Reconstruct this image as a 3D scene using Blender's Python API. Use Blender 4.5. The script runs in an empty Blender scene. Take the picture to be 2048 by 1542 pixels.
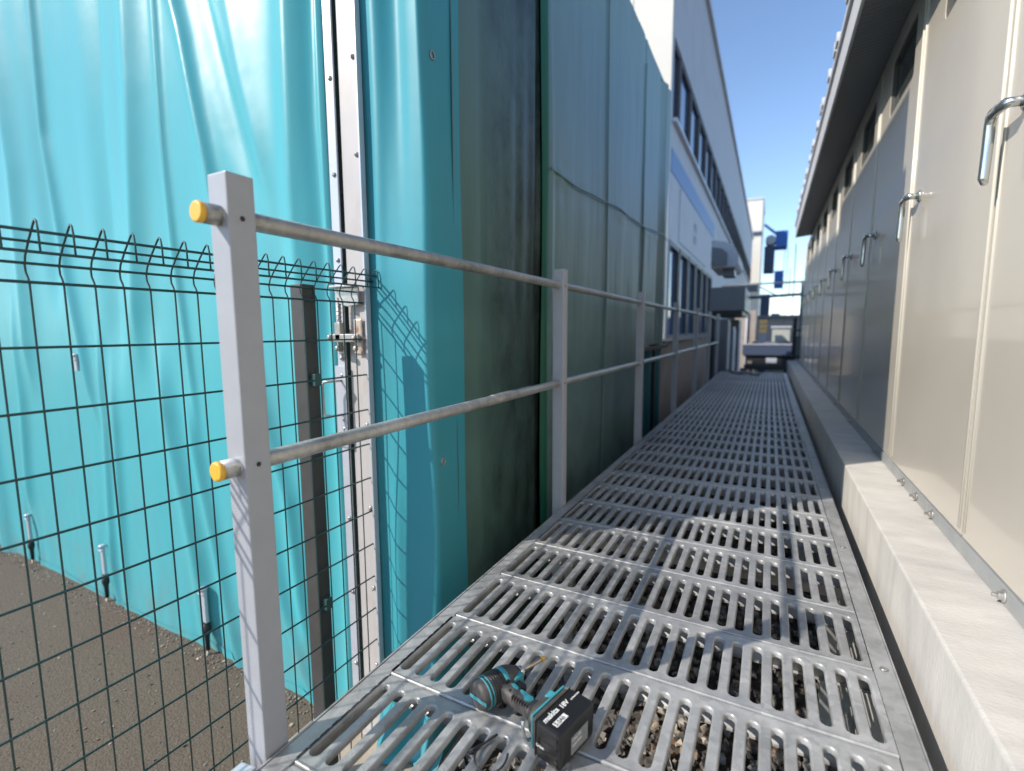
import bpy, bmesh, math, random
from mathutils import Vector, Matrix, noise
random.seed(7)
PI = math.pi
scene = bpy.context.scene
C = scene.collection

# ------------------------------------------------------------------ camera
FPX = 973.4
cam_d = bpy.data.cameras.new('camera'); cam = bpy.data.objects.new('camera', cam_d); C.objects.link(cam)
yaw, pit, rol = math.radians(27.81), math.radians(6.48), math.radians(-0.33)
fwd = Vector((-math.sin(yaw)*math.cos(pit), math.cos(yaw)*math.cos(pit), -math.sin(pit)))
rt = Vector((math.cos(yaw), math.sin(yaw), 0)); up = rt.cross(fwd)
R2 = rt*math.cos(rol) + up*math.sin(rol); U2 = -rt*math.sin(rol) + up*math.cos(rol)
M = Matrix((R2, U2, -fwd)).transposed().to_4x4()
cam.matrix_world = M
cam_d.sensor_width = 36; cam_d.sensor_fit = 'HORIZONTAL'
cam_d.lens = 36*FPX/2048
cam_d.clip_start = 0.02; cam_d.clip_end = 2000
cam_d.dof.use_dof = True; cam_d.dof.focus_distance = 1.3; cam_d.dof.aperture_fstop = 1.9
scene.camera = cam

# ------------------------------------------------------------------ sky, sun, exposure
SUN_AZ = math.radians(45)       # towards -X, -Y
SUN_EL = math.radians(37.5)
to_sun = Vector((-math.sin(SUN_AZ)*math.cos(SUN_EL), -math.cos(SUN_AZ)*math.cos(SUN_EL), math.sin(SUN_EL)))
world = bpy.data.worlds.new('World'); scene.world = world; world.use_nodes = True
wn = world.node_tree.nodes; wl = world.node_tree.links
for n in list(wn): wn.remove(n)
sky = wn.new('ShaderNodeTexSky'); sky.sky_type = 'NISHITA'; sky.sun_disc = False
sky.sun_elevation = SUN_EL; sky.sun_rotation = math.atan2(to_sun.x, to_sun.y)
sky.air_density = 0.9; sky.dust_density = 0.15; sky.ozone_density = 2.6; sky.altitude = 0
bg = wn.new('ShaderNodeBackground'); bg.inputs[1].default_value = 0.15
wo = wn.new('ShaderNodeOutputWorld')
wl.new(sky.outputs[0], bg.inputs[0]); wl.new(bg.outputs[0], wo.inputs[0])
sd = bpy.data.lights.new('sun', 'SUN'); sd.energy = 3.2; sd.angle = math.radians(0.5); sd.color = (1, .93, .84)
so = bpy.data.objects.new('sun', sd); C.objects.link(so)
so.rotation_euler = (-to_sun).to_track_quat('-Z', 'Y').to_euler()
scene.view_settings.view_transform = 'Standard'; scene.view_settings.look = 'None'
scene.view_settings.exposure = 0.70; scene.view_settings.gamma = 1
scene.view_settings.use_curve_mapping = False
scene.render.engine = 'CYCLES'

# ------------------------------------------------------------------ materials
def mat(name, col, rough=.5, metal=0., spec=.5, coat=0., var=0., vscale=8., bump=0., bscale=60., stain=None, sscale=3., samt=.5, aniso=None, stretch=None, rvar=0., sheen=0.):
    m = bpy.data.materials.new(name); m.use_nodes = True
    nt = m.node_tree; N = nt.nodes; L = nt.links
    b = N['Principled BSDF']
    b.inputs['Roughness'].default_value = rough; b.inputs['Metallic'].default_value = metal
    b.inputs['Specular IOR Level'].default_value = spec; b.inputs['Coat Weight'].default_value = coat
    b.inputs['Coat Roughness'].default_value = .08
    tc = N.new('ShaderNodeTexCoord'); mp = N.new('ShaderNodeMapping'); L.new(tc.outputs['Object'], mp.inputs[0])
    if stretch: mp.inputs['Scale'].default_value = stretch
    cur = None
    def mix(a, bcol, fac):
        x = N.new('ShaderNodeMix'); x.data_type = 'RGBA'
        L.new(fac, x.inputs[0])
        if isinstance(a, tuple): x.inputs[6].default_value = (*a, 1)
        else: L.new(a, x.inputs[6])
        x.inputs[7].default_value = (*bcol, 1)
        return x.outputs[2]
    def ns(scale, det=4, lo=.35, hi=.65, rgh=.55):
        t = N.new('ShaderNodeTexNoise'); t.inputs['Scale'].default_value = scale; t.inputs['Detail'].default_value = det
        t.inputs['Roughness'].default_value = rgh
        L.new(mp.outputs[0], t.inputs[0])
        r = N.new('ShaderNodeMapRange'); r.inputs[1].default_value = lo; r.inputs[2].default_value = hi
        L.new(t.outputs[0], r.inputs[0]); return r.outputs[0]
    src = col
    if var:
        dark = tuple(c*(1-var) for c in col)
        src = mix(col, dark, ns(vscale, 6))
    if stain:
        f = ns(sscale, 6, .52, .72)
        mm = N.new('ShaderNodeMath'); mm.operation = 'MULTIPLY'; mm.inputs[1].default_value = samt; L.new(f, mm.inputs[0])
        src = mix(src, stain, mm.outputs[0])
    if isinstance(src, tuple): b.inputs['Base Color'].default_value = (*src, 1)
    else: L.new(src, b.inputs['Base Color'])
    if rvar:
        q = ns(vscale*1.7, 4)
        r = N.new('ShaderNodeMapRange'); r.inputs[3].default_value = rough-rvar; r.inputs[4].default_value = rough+rvar
        L.new(q, r.inputs[0]); L.new(r.outputs[0], b.inputs['Roughness'])
    if bump:
        t = N.new('ShaderNodeTexNoise'); t.inputs['Scale'].default_value = bscale; t.inputs['Detail'].default_value = 5
        L.new(mp.outputs[0], t.inputs[0])
        bp = N.new('ShaderNodeBump'); bp.inputs['Strength'].default_value = 1; bp.inputs['Distance'].default_value = bump
        L.new(t.outputs[0], bp.inputs['Height']); L.new(bp.outputs[0], b.inputs['Normal'])
    return m

def galv(name, col, rough=.42, metal=.55, scale=70.):
    """hot dip galvanised steel: spangle cells plus white oxide clouds"""
    m = mat(name, col, rough, metal)
    N = m.node_tree.nodes; L = m.node_tree.links; b = N['Principled BSDF']
    tc = N['Texture Coordinate']
    v = N.new('ShaderNodeTexVoronoi'); v.inputs['Scale'].default_value = scale; L.new(tc.outputs['Object'], v.inputs[0])
    t = N.new('ShaderNodeTexNoise'); t.inputs['Scale'].default_value = 9; t.inputs['Detail'].default_value = 6; L.new(tc.outputs['Object'], t.inputs[0])
    s = N.new('ShaderNodeSeparateColor'); L.new(v.outputs['Color'], s.inputs[0])
    a = N.new('ShaderNodeMath'); a.operation = 'MULTIPLY_ADD'; a.inputs[1].default_value = .25; L.new(s.outputs[0], a.inputs[0]); L.new(t.outputs[0], a.inputs[2])
    r = N.new('ShaderNodeMapRange'); r.inputs[1].default_value = .4; r.inputs[2].default_value = .85; L.new(a.outputs[0], r.inputs[0])
    x = N.new('ShaderNodeMix'); x.data_type = 'RGBA'; L.new(r.outputs[0], x.inputs[0])
    x.inputs[6].default_value = (*[c*.78 for c in col], 1); x.inputs[7].default_value = (*[min(1, c*1.18) for c in col], 1)
    oi = N.new('ShaderNodeObjectInfo'); om = N.new('ShaderNodeMapRange'); om.inputs[3].default_value = .80; om.inputs[4].default_value = 1.08; L.new(oi.outputs['Random'], om.inputs[0])
    dn = N.new('ShaderNodeTexNoise'); dn.inputs['Scale'].default_value = 3.5; dn.inputs['Detail'].default_value = 7; dn.inputs['Roughness'].default_value = .7
    gp = N.new('ShaderNodeNewGeometry'); L.new(gp.outputs['Position'], dn.inputs[0])
    dm = N.new('ShaderNodeMapRange'); dm.inputs[1].default_value = .48; dm.inputs[2].default_value = .72; dm.inputs[3].default_value = 1.0; dm.inputs[4].default_value = .68; L.new(dn.outputs[0], dm.inputs[0])
    om2 = N.new('ShaderNodeMath'); om2.operation = 'MULTIPLY'; L.new(om.outputs[0], om2.inputs[0]); L.new(dm.outputs[0], om2.inputs[1])
    hs = N.new('ShaderNodeHueSaturation'); L.new(x.outputs[2], hs.inputs['Color']); L.new(om2.outputs[0], hs.inputs['Value'])
    L.new(hs.outputs[0], b.inputs['Base Color'])
    rr = N.new('ShaderNodeMapRange'); rr.inputs[3].default_value = rough-.1; rr.inputs[4].default_value = rough+.12; L.new(r.outputs[0], rr.inputs[0]); L.new(rr.outputs[0], b.inputs['Roughness'])
    return m

def curtain_mat(name, col, dirty, rough=.3, zdirt=-1.6, zspan=.55):
    """coated fabric: fine crumple relief, splashed dirt towards the hem, thin vertical streaks"""
    m = bpy.data.materials.new(name); m.use_nodes = True
    nt = m.node_tree; N = nt.nodes; L = nt.links; b = N['Principled BSDF']
    b.inputs['Roughness'].default_value = rough; b.inputs['Specular IOR Level'].default_value = .4
    tc = N.new('ShaderNodeTexCoord'); ge = N.new('ShaderNodeNewGeometry')
    sp = N.new('ShaderNodeSeparateXYZ'); L.new(ge.outputs['Position'], sp.inputs[0])
    mr = N.new('ShaderNodeMapRange'); mr.inputs[1].default_value = zdirt+zspan; mr.inputs[2].default_value = zdirt; L.new(sp.outputs[2], mr.inputs[0])
    n1 = N.new('ShaderNodeTexNoise'); n1.inputs['Scale'].default_value = 5; n1.inputs['Detail'].default_value = 8; n1.inputs['Roughness'].default_value = .65
    L.new(ge.outputs['Position'], n1.inputs[0])
    r1 = N.new('ShaderNodeMapRange'); r1.inputs[1].default_value = .4; r1.inputs[2].default_value = .75; L.new(n1.outputs[0], r1.inputs[0])
    mu = N.new('ShaderNodeMath'); mu.operation = 'MULTIPLY'; L.new(mr.outputs[0], mu.inputs[0]); L.new(r1.outputs[0], mu.inputs[1])
    mp = N.new('ShaderNodeMapping'); mp.inputs['Scale'].default_value = (6, 6, .9); L.new(ge.outputs['Position'], mp.inputs[0])
    n2 = N.new('ShaderNodeTexNoise'); n2.inputs['Scale'].default_value = 1.5; n2.inputs['Detail'].default_value = 6; L.new(mp.outputs[0], n2.inputs[0])
    r2 = N.new('ShaderNodeMapRange'); r2.inputs[1].default_value = .45; r2.inputs[2].default_value = .8; r2.inputs[4].default_value = .24; L.new(n2.outputs[0], r2.inputs[0])
    ad = N.new('ShaderNodeMath'); ad.operation = 'MAXIMUM'; L.new(mu.outputs[0], ad.inputs[0]); L.new(r2.outputs[0], ad.inputs[1])
    x = N.new('ShaderNodeMix'); x.data_type = 'RGBA'; L.new(ad.outputs[0], x.inputs[0]); x.inputs[6].default_value = (*col, 1); x.inputs[7].default_value = (*dirty, 1)
    L.new(x.outputs[2], b.inputs['Base Color'])
    n3 = N.new('ShaderNodeTexNoise'); n3.inputs['Scale'].default_value = 3.5; n3.inputs['Detail'].default_value = 3; L.new(ge.outputs['Position'], n3.inputs[0])
    n4 = N.new('ShaderNodeTexNoise'); n4.inputs['Scale'].default_value = 700; n4.inputs['Detail'].default_value = 1; L.new(ge.outputs['Position'], n4.inputs[0])
    bp = N.new('ShaderNodeBump'); bp.inputs['Distance'].default_value = .003; L.new(n3.outputs[0], bp.inputs['Height'])
    b2 = N.new('ShaderNodeBump'); b2.inputs['Distance'].default_value = .0002; L.new(n4.outputs[0], b2.inputs['Height']); L.new(bp.outputs[0], b2.inputs['Normal'])
    L.new(b2.outputs[0], b.inputs['Normal'])
    return m

MT = {}
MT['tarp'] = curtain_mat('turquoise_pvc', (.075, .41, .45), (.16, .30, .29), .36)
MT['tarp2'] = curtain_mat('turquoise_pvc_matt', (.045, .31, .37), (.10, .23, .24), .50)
MT['sheet'] = curtain_mat('grey_green_sheet', (.15, .245, .235), (.06, .085, .08), .36, -1.6, 2.2)
def grimy(name):
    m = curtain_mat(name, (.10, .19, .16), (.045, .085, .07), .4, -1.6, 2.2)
    N = m.node_tree.nodes; L = m.node_tree.links; b = N['Principled BSDF']
    src = b.inputs['Base Color'].links[0].from_socket
    g = N.new('ShaderNodeNewGeometry'); sp = N.new('ShaderNodeSeparateXYZ'); L.new(g.outputs['Position'], sp.inputs[0])
    mp = N.new('ShaderNodeMapping'); mp.inputs['Scale'].default_value = (1, 4.5, 2.4); L.new(g.outputs['Position'], mp.inputs[0])
    n = N.new('ShaderNodeTexNoise'); n.inputs['Scale'].default_value = 2.2; n.inputs['Detail'].default_value = 9; n.inputs['Roughness'].default_value = .7; L.new(mp.outputs[0], n.inputs[0])
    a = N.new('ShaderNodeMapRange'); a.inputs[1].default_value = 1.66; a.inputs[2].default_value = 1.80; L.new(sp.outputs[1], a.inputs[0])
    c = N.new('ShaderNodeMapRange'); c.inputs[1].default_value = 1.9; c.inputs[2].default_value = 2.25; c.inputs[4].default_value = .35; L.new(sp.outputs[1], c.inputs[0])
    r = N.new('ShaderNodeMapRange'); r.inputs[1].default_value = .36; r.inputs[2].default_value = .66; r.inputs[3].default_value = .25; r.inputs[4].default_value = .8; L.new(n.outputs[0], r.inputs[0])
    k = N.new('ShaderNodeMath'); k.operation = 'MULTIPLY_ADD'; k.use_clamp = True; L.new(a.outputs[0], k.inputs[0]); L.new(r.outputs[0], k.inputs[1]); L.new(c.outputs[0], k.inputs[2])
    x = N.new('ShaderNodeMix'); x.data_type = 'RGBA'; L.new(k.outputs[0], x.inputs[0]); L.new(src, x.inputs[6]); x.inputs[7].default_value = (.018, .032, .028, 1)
    L.new(x.outputs[2], b.inputs['Base Color']); return m
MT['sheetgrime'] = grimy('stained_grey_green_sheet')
MT['greenhem'] = curtain_mat('green_hem', (.012, .12, .07), (.02, .07, .05), .5)
MT['tealshade'] = curtain_mat('shaded_turquoise_cloth', (.01, .14, .17), (.01, .03, .035), .5)  # turquoise tarpaulin with its shade put into the base colour
MT['galv'] = galv('galvanised_grating', (.42, .42, .41), .42, .35, 60)
MT['galvpipe'] = galv('galvanised_pipe', (.50, .49, .46), .38, .6, 90)
MT['post'] = mat('grey_painted_post', (.40, .41, .44), .42, var=.06, vscale=20, bump=.0003, bscale=300)
MT['white'] = mat('cream_white_steel', (.50, .47, .45), .45, var=.08, vscale=5, stain=(.35, .25, .17), sscale=6, samt=.3)
MT['clamp'] = mat('aluminium_flat_bar', (.55, .57, .62), .34, .25, var=.08, vscale=12)
MT['zinc'] = galv('zinc_hardware', (.46, .44, .41), .35, .7, 150)
MT['rusty'] = mat('rusting_zinc', (.55, .47, .40), .5, .5, stain=(.32, .13, .05), sscale=30, samt=.9)
MT['blackpost'] = mat('dark_brown_fence_post', (.062, .06, .057), .5, var=.2, vscale=15)
MT['wire'] = mat('dark_green_wire', (.035, .085, .085), .45)
MT['yellow'] = mat('yellow_plastic', (.85, .47, .05), .45)
MT['beige'] = mat('beige_painted_steel', (.55, .50, .42), .30, spec=.5, coat=.5, var=.04, vscale=3, bump=.0006, bscale=9)
MT['beigebead'] = mat('beige_door_bead', (.66, .62, .53), .32, coat=.2)
MT['chan'] = mat('grey_base_channel', (.33, .34, .335), .5, var=.15, vscale=10)
MT['glass'] = mat('dark_window_glass', (.055, .065, .06), .06, spec=.8)
MT['wframe'] = mat('dark_window_gasket', (.10, .10, .095), .5)
MT['chrome'] = mat('chrome_handle', (.62, .63, .62), .22, .9)
MT['eaveu'] = mat('grey_corrugated_soffit', (.17, .19, .22), .5, .1)
MT['fascia'] = mat('white_roof_edge', (.62, .63, .66), .35, .1)
MT['concrete'] = mat('pale_concrete', (.60, .57, .52), .85, var=.16, vscale=5, bump=.0015, bscale=70, stain=(.36, .35, .33), sscale=3.2, samt=.5, stretch=(1.2, 2.6, .7))
MT['slab'] = mat('tan_concrete', (.46, .38, .29), .9, var=.2, vscale=6, bump=.002, bscale=60, stain=(.25, .17, .11), sscale=5, samt=.6)
MT['asphalt'] = mat('worn_asphalt', (.150, .108, .074), .82, var=.35, vscale=110, bump=.005, bscale=120, stain=(.125, .07, .045), sscale=1.4, samt=.7)
MT['dirt'] = mat('gravel_bed', (.12, .10, .085), .95, var=.5, vscale=40, bump=.01, bscale=50)
MT['bwhite'] = mat('white_factory_cladding', (.50, .51, .55), .6, var=.06, vscale=1.5, stain=(.36, .36, .38), sscale=.8, samt=.4)
MT['cream'] = mat('cream_gable_cladding', (.72, .68, .60), .6, var=.04, vscale=2)
MT['stripe'] = mat('blue_stripe', (.10, .22, .46), .5)
MT['bglass'] = mat('factory_window_glass', (.05, .10, .20), .08, spec=1.0)
MT['bframe'] = mat('brown_window_frame', (.07, .06, .06), .5)
MT['bbase'] = mat('beige_base_wall', (.42, .36, .31), .7, var=.12, vscale=3, stain=(.2, .16, .14), sscale=2.5, samt=.6)
MT['hood'] = mat('grey_duct_sheet', (.17, .18, .20), .45, .2, var=.1, vscale=4)
MT['sgmark'] = mat('faded_sign_print', (.34, .36, .42), .6)
MT['dark'] = mat('dark_interior', (.012, .014, .015), .9)  # near-black colour stands for the shade of unlit interiors
MT['black'] = mat('black_steel', (.018, .018, .02), .45)
MT['bluep'] = mat('blue_painted_steel', (.03, .15, .48), .5)
MT['navy'] = mat('navy_steel', (.05, .07, .12), .6)
MT['pale'] = mat('pale_wall_panel', (.45, .45, .40), .7, var=.1, vscale=1)
MT['ochre'] = mat('ochre_crates', (.15, .115, .05), .7)
MT['roofd'] = mat('tent_roof_sheet', (.16, .30, .30), .5)
MT['tool'] = mat('tool_charcoal_rubber', (.085, .075, .068), .55, var=.25, vscale=60, bump=.0004, bscale=500)
MT['toolteal'] = mat('tool_teal_plastic', (.06, .33, .38), .42, var=.15, vscale=60)
MT['toolblack'] = mat('tool_black_plastic', (.014, .014, .015), .3, bump=.0002, bscale=600)
MT['ink'] = mat('white_print', (.75, .75, .73), .5)
MT['label'] = mat('grey_label', (.30, .30, .31), .5, var=.2, vscale=90)
MT['bit'] = mat('bit_steel', (.55, .46, .34), .3, .8)
MT['cord'] = mat('black_cord', (.02, .02, .022), .6)
# stone colours per stone
gm = bpy.data.materials.new('crushed_stone'); gm.use_nodes = True
_N = gm.node_tree.nodes; _L = gm.node_tree.links; _b = _N['Principled BSDF']; _b.inputs['Roughness'].default_value = .85
_g = _N.new('ShaderNodeNewGeometry'); _r = _N.new('ShaderNodeValToRGB'); _L.new(_g.outputs['Random Per Island'], _r.inputs[0])
_e = _r.color_ramp.elements; _e[0].color = (.07, .065, .06, 1); _e[1].color = (.50, .46, .40, 1)
for p_, c_ in ((.3, (.16, .14, .12, 1)), (.5, (.27, .26, .24, 1)), (.68, (.22, .13, .08, 1)), (.8, (.36, .30, .22, 1))):
    q_ = _e.new(p_); q_.color = c_
_L.new(_r.outputs[0], _b.inputs['Base Color'])
MT['stone'] = gm
# soffit ribs as fine relief
def add_wave_bump(m, axis, scale, dist):
    N = m.node_tree.nodes; L = m.node_tree.links; b = N['Principled BSDF']
    w = N.new('ShaderNodeTexWave'); w.bands_direction = axis; w.inputs['Scale'].default_value = scale
    L.new(N['Texture Coordinate'].outputs['Object'], w.inputs[0])
    bp = N.new('ShaderNodeBump'); bp.inputs['Distance'].default_value = dist; L.new(w.outputs[0], bp.inputs['Height']); L.new(bp.outputs[0], b.inputs['Normal'])
add_wave_bump(MT['eaveu'], 'Y', 9, .006)

# ------------------------------------------------------------------ mesh helpers
class MB:
    def __init__(s): s.v = []; s.f = []; s.sm = []
    def add(s, vs, fs, smooth=False):
        o = len(s.v); s.v += [tuple(v) for v in vs]; s.f += [tuple(o+i for i in f) for f in fs]; s.sm += [smooth]*len(fs); return s
    def box(s, x0, x1, y0, y1, z0, z1, rot=None, bev=0.):
        if x0 > x1: x0, x1 = x1, x0
        if y0 > y1: y0, y1 = y1, y0
        if z0 > z1: z0, z1 = z1, z0
        if bev:
            bm = bmesh.new(); bmesh.ops.create_cube(bm, size=1)
            for v in bm.verts: v.co = Vector(((x0+x1)/2+v.co.x*(x1-x0), (y0+y1)/2+v.co.y*(y1-y0), (z0+z1)/2+v.co.z*(z1-z0)))
            bmesh.ops.bevel(bm, geom=bm.edges[:], offset=bev, segments=2, profile=.6, affect='EDGES')
            vs = [v.co.copy() for v in bm.verts]; bm.verts.index_update(); fs = [[v.index for v in f.verts] for f in bm.faces]; bm.free()
        else:
            vs = [Vector(c) for c in ((x0,y0,z0),(x1,y0,z0),(x1,y1,z0),(x0,y1,z0),(x0,y0,z1),(x1,y0,z1),(x1,y1,z1),(x0,y1,z1))]
            fs = [(3,2,1,0),(4,5,6,7),(0,1,5,4),(1,2,6,5),(2,3,7,6),(3,0,4,7)]
        if rot: vs = [rot @ v for v in vs]
        return s.add(vs, fs)
    def tube(s, pts, r, seg=8, cap=True, closed=False):
        pts = [Vector(p) for p in pts]; n = len(pts); rings = []
        rr = r if isinstance(r, (list, tuple)) else [r]*n
        prev = None
        for i, p in enumerate(pts):
            a = pts[max(i-1, 0)] if not closed else pts[i-1]; b = pts[min(i+1, n-1)] if not closed else pts[(i+1) % n]
            t = (b-a).normalized()
            if prev is None:
                u = t.orthogonal().normalized()
            else:
                u = (prev - t*prev.dot(t)); u = u.normalized() if u.length > 1e-6 else t.orthogonal().normalized()
            prev = u; w = t.cross(u)
            rings.append([p + (u*math.cos(2*PI*k/seg) + w*math.sin(2*PI*k/seg))*rr[i] for k in range(seg)])
        vs = [v for ring in rings for v in ring]; fs = []
        for i in range(n-1 if not closed else n):
            j = (i+1) % n
            for k in range(seg):
                fs.append((i*seg+k, i*seg+(k+1) % seg, j*seg+(k+1) % seg, j*seg+k))
        s.add(vs, fs, True)
        if cap and not closed:
            o = len(s.v)-len(vs)
            s.f.append(tuple(o+k for k in reversed(range(seg)))); s.f.append(tuple(o+(n-1)*seg+k for k in range(seg))); s.sm += [False, False]
        return s
    def cyl(s, p0, p1, r, seg=16): return s.tube([p0, p1], r, seg)
    def lathe(s, base, axis, prof, seg=20):
        """prof: list of (distance along axis, radius)"""
        a = Vector(axis).normalized(); u = a.orthogonal().normalized(); w = a.cross(u); b = Vector(base)
        vs = []; fs = []
        for d, r in prof:
            for k in range(seg): vs.append(b + a*d + (u*math.cos(2*PI*k/seg)+w*math.sin(2*PI*k/seg))*r)
        for i in range(len(prof)-1):
            for k in range(seg): fs.append((i*seg+k, i*seg+(k+1) % seg, (i+1)*seg+(k+1) % seg, (i+1)*seg+k))
        s.add(vs, fs, True)
        o = len(s.v)-len(vs)
        s.f.append(tuple(o+k for k in reversed(range(seg)))); s.f.append(tuple(o+(len(prof)-1)*seg+k for k in range(seg))); s.sm += [False, False]
        return s
    def prism(s, poly, lo, hi, axis='y', bev=0.):
        """poly of 2D points extruded along an axis"""
        n = len(poly)
        def P(p, h): return {'y': (p[0], h, p[1]), 'x': (h, p[0], p[1]), 'z': (p[0], p[1], h)}[axis]
        vs = [P(p, lo) for p in poly] + [P(p, hi) for p in poly]
        fs = [tuple(range(n)), tuple(reversed(range(n, 2*n)))] + [(i, n+i, n+(i+1) % n, (i+1) % n) for i in range(n)]
        if bev:
            bm = bmesh.new(); bv = [bm.verts.new(v) for v in vs]
            for f in fs: bm.faces.new([bv[i] for i in f])
            bmesh.ops.bevel(bm, geom=bm.edges[:], offset=bev, segments=2, profile=.6, affect='EDGES')
            bm.verts.index_update(); vs = [v.co.copy() for v in bm.verts]; fs = [[v.index for v in f.verts] for f in bm.faces]; bm.free()
        return s.add(vs, fs)
    def mesh(s, name, m, off=(0,0,0), fix=True):
        me = bpy.data.meshes.new(name)
        ox, oy, oz = off
        me.from_pydata([(x-ox, y-oy, z-oz) for x, y, z in s.v], [], s.f)
        me.polygons.foreach_set('use_smooth', s.sm)
        if fix:
            bm = bmesh.new(); bm.from_mesh(me); bmesh.ops.recalc_face_normals(bm, faces=bm.faces[:]); bm.to_mesh(me); bm.free()
        me.materials.append(MT[m] if isinstance(m, str) else m); me.update()
        return me

WORLD = {}
def wpos(o):
    return WORLD.get(o.name, Vector((0,0,0)))
def thing(name, label, cat, loc=(0,0,0), group=None, kind=None):
    o = bpy.data.objects.new(name, None); C.objects.link(o); o.location = loc; o.empty_display_size = .05
    WORLD[o.name] = Vector(loc)
    o['label'] = label; o['category'] = cat
    if group: o['group'] = group
    return o
def part(name, mb, m, parent=None, loc=None, fix=True, label=None):
    """mesh given in world coordinates; origin at loc (default: parent's origin)"""
    base = wpos(parent) if parent is not None else Vector((0,0,0))
    L0 = Vector(loc) if loc is not None else base
    o = bpy.data.objects.new(name, mb.mesh(name, m, L0, fix)); C.objects.link(o)
    o.parent = parent; o.location = L0 - base; WORLD[o.name] = L0
    if label: o['label'] = label
    return o
def inst(name, me, parent, wloc, rotz=0.):
    o = bpy.data.objects.new(name, me); C.objects.link(o); o.parent = parent
    o.location = Vector(wloc) - (wpos(parent) if parent is not None else Vector((0,0,0))); o.rotation_euler = (0,0,rotz)
    WORLD[o.name] = Vector(wloc); return o
def solo(name, mb, m, label, cat, loc=(0,0,0), group=None, fix=True):
    o = part(name, mb, m, None, loc, fix); o['label'] = label; o['category'] = cat
    if group: o['group'] = group
    return o
def struct(name, mb, m, kind='structure', fix=True):
    o = part(name, mb, m, None, None, fix); o['kind'] = kind; return o

GZ = -1.63     # ground level
DZ = -0.80     # deck level (top of grating)

# ------------------------------------------------------------------ ground
struct('ground', MB().add([(-400,-400,GZ-.012),(400,-400,GZ-.012),(400,400,GZ-.012),(-400,400,GZ-.012)], [(0,1,2,3)]), 'dirt')
# asphalt yard left of the strip, gently uneven
mb = MB(); nx, ny = 110, 90
vs = []
for j in range(ny+1):
    for i in range(nx+1):
        x = -1.634-14*(i/nx)**1.5; y = -8+12*j/ny
        vs.append((x, y, GZ+.003*noise.noise(Vector((x*3, y*3, 0)))+.0015*noise.noise(Vector((x*19, y*19, 3)))))
mb.add(vs, [(j*(nx+1)+i, j*(nx+1)+i+1, (j+1)*(nx+1)+i+1, (j+1)*(nx+1)+i) for j in range(ny) for i in range(nx)], True)
struct('asphalt_yard', mb, 'asphalt')
mb = MB().box(-1.63, -1.02, -6, 1.9, GZ-.06, GZ+.004, bev=.004)
struct('concrete_strip', mb, 'slab')
mb = MB()
for i in range(7200):
    y = -.1 + 5.4*random.random()**1.5; x = random.uniform(-1.0, .36)
    s_ = random.uniform(.009, .021)
    bm = None
    # rough eight-cornered stone
    vs = []; ax = random.random()*PI
    for sx in (-1, 1):
        for sy in (-1, 1):
            for sz in (-1, 1):
                q = Vector((sx*random.uniform(.5, 1), sy*random.uniform(.4, .9), sz*random.uniform(.35, .7)))*s_
                q = Matrix.Rotation(ax, 3, 'Z') @ (Matrix.Rotation(random.uniform(-.6, .6), 3, 'X') @ q)
                vs.append(q + Vector((x, y, GZ+.006+random.random()*.022)))
    mb.add(vs, [(0,1,3,2),(4,6,7,5),(0,4,5,1),(2,3,7,6),(0,2,6,4),(1,5,7,3)])
struct('gravel', mb, 'stone', 'stuff', fix=False)

mb = MB()
for i in range(1900):
    if i < 1100: x = random.uniform(-6.5, -1.65); y = 1.33-abs(random.gauss(0, .05))
    else: x = -1.65-4.5*random.random()**1.5; y = random.uniform(-.8, 1.3)
    s_ = random.uniform(.0015, .005)*(1.5 if random.random() < .06 else 1)
    vs = [Vector((sx*random.uniform(.6,1), sy*random.uniform(.5,1), sz*random.uniform(.3,.7)))*s_+Vector((x, y, GZ+.002)) for sx in (-1,1) for sy in (-1,1) for sz in (-1,1)]
    mb.add(vs, [(0,1,3,2),(4,6,7,5),(0,4,5,1),(2,3,7,6),(0,2,6,4),(1,5,7,3)])
struct('grit', mb, 'stone', 'stuff', fix=False)

# ------------------------------------------------------------------ big structure: tent warehouse behind the curtain
EX, EZ = -1.03, 2.42      # eave line
t = thing('tent_warehouse', 'tent warehouse frame and unseen roof raised for shade behind the turquoise curtain', 'tent', (-1.2, 1.5, GZ))
mb = MB().prism([(EX-.012,2.44),(-7.2,9.45),(-14.0,9.45),(-14.0,2.40),(EX-.012,2.40)], 1.40, 5.42, 'y')  # height and width beyond view are shaped to shade deck and hoods
part('roof', mb, 'roofd', t)
part('shadow_parapet', MB().box(EX-.06, EX-.015, 1.40, 3.80, 2.442, 2.79), 'roofd', t)  # unseen parapet, added to lift the shadow edge on the cabinet wall
part('gable_panel', MB().box(-9, -1.5, 1.42, 1.45, GZ, 2.399), 'roofd', t)
mb = MB()
for y in (1.52, 2.29, 3.3, 4.4, 5.36):
    mb = MB().box(EX-.12, EX-.05, y-.03, y+.03, GZ, EZ-.02, bev=.004); part('frame_post', mb, 'black', t)
part('unlit_inner_board', MB().box(EX-.20, EX-.17, 1.56, 4.44, GZ, EZ-.03), 'dark', t)  # added board, coloured as the tent's unlit inside, stops see-through
part('unlit_inner_board', MB().box(EX-.20, EX-.17, 4.44, 5.40, -.2, EZ-.03), 'dark', t)

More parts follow.
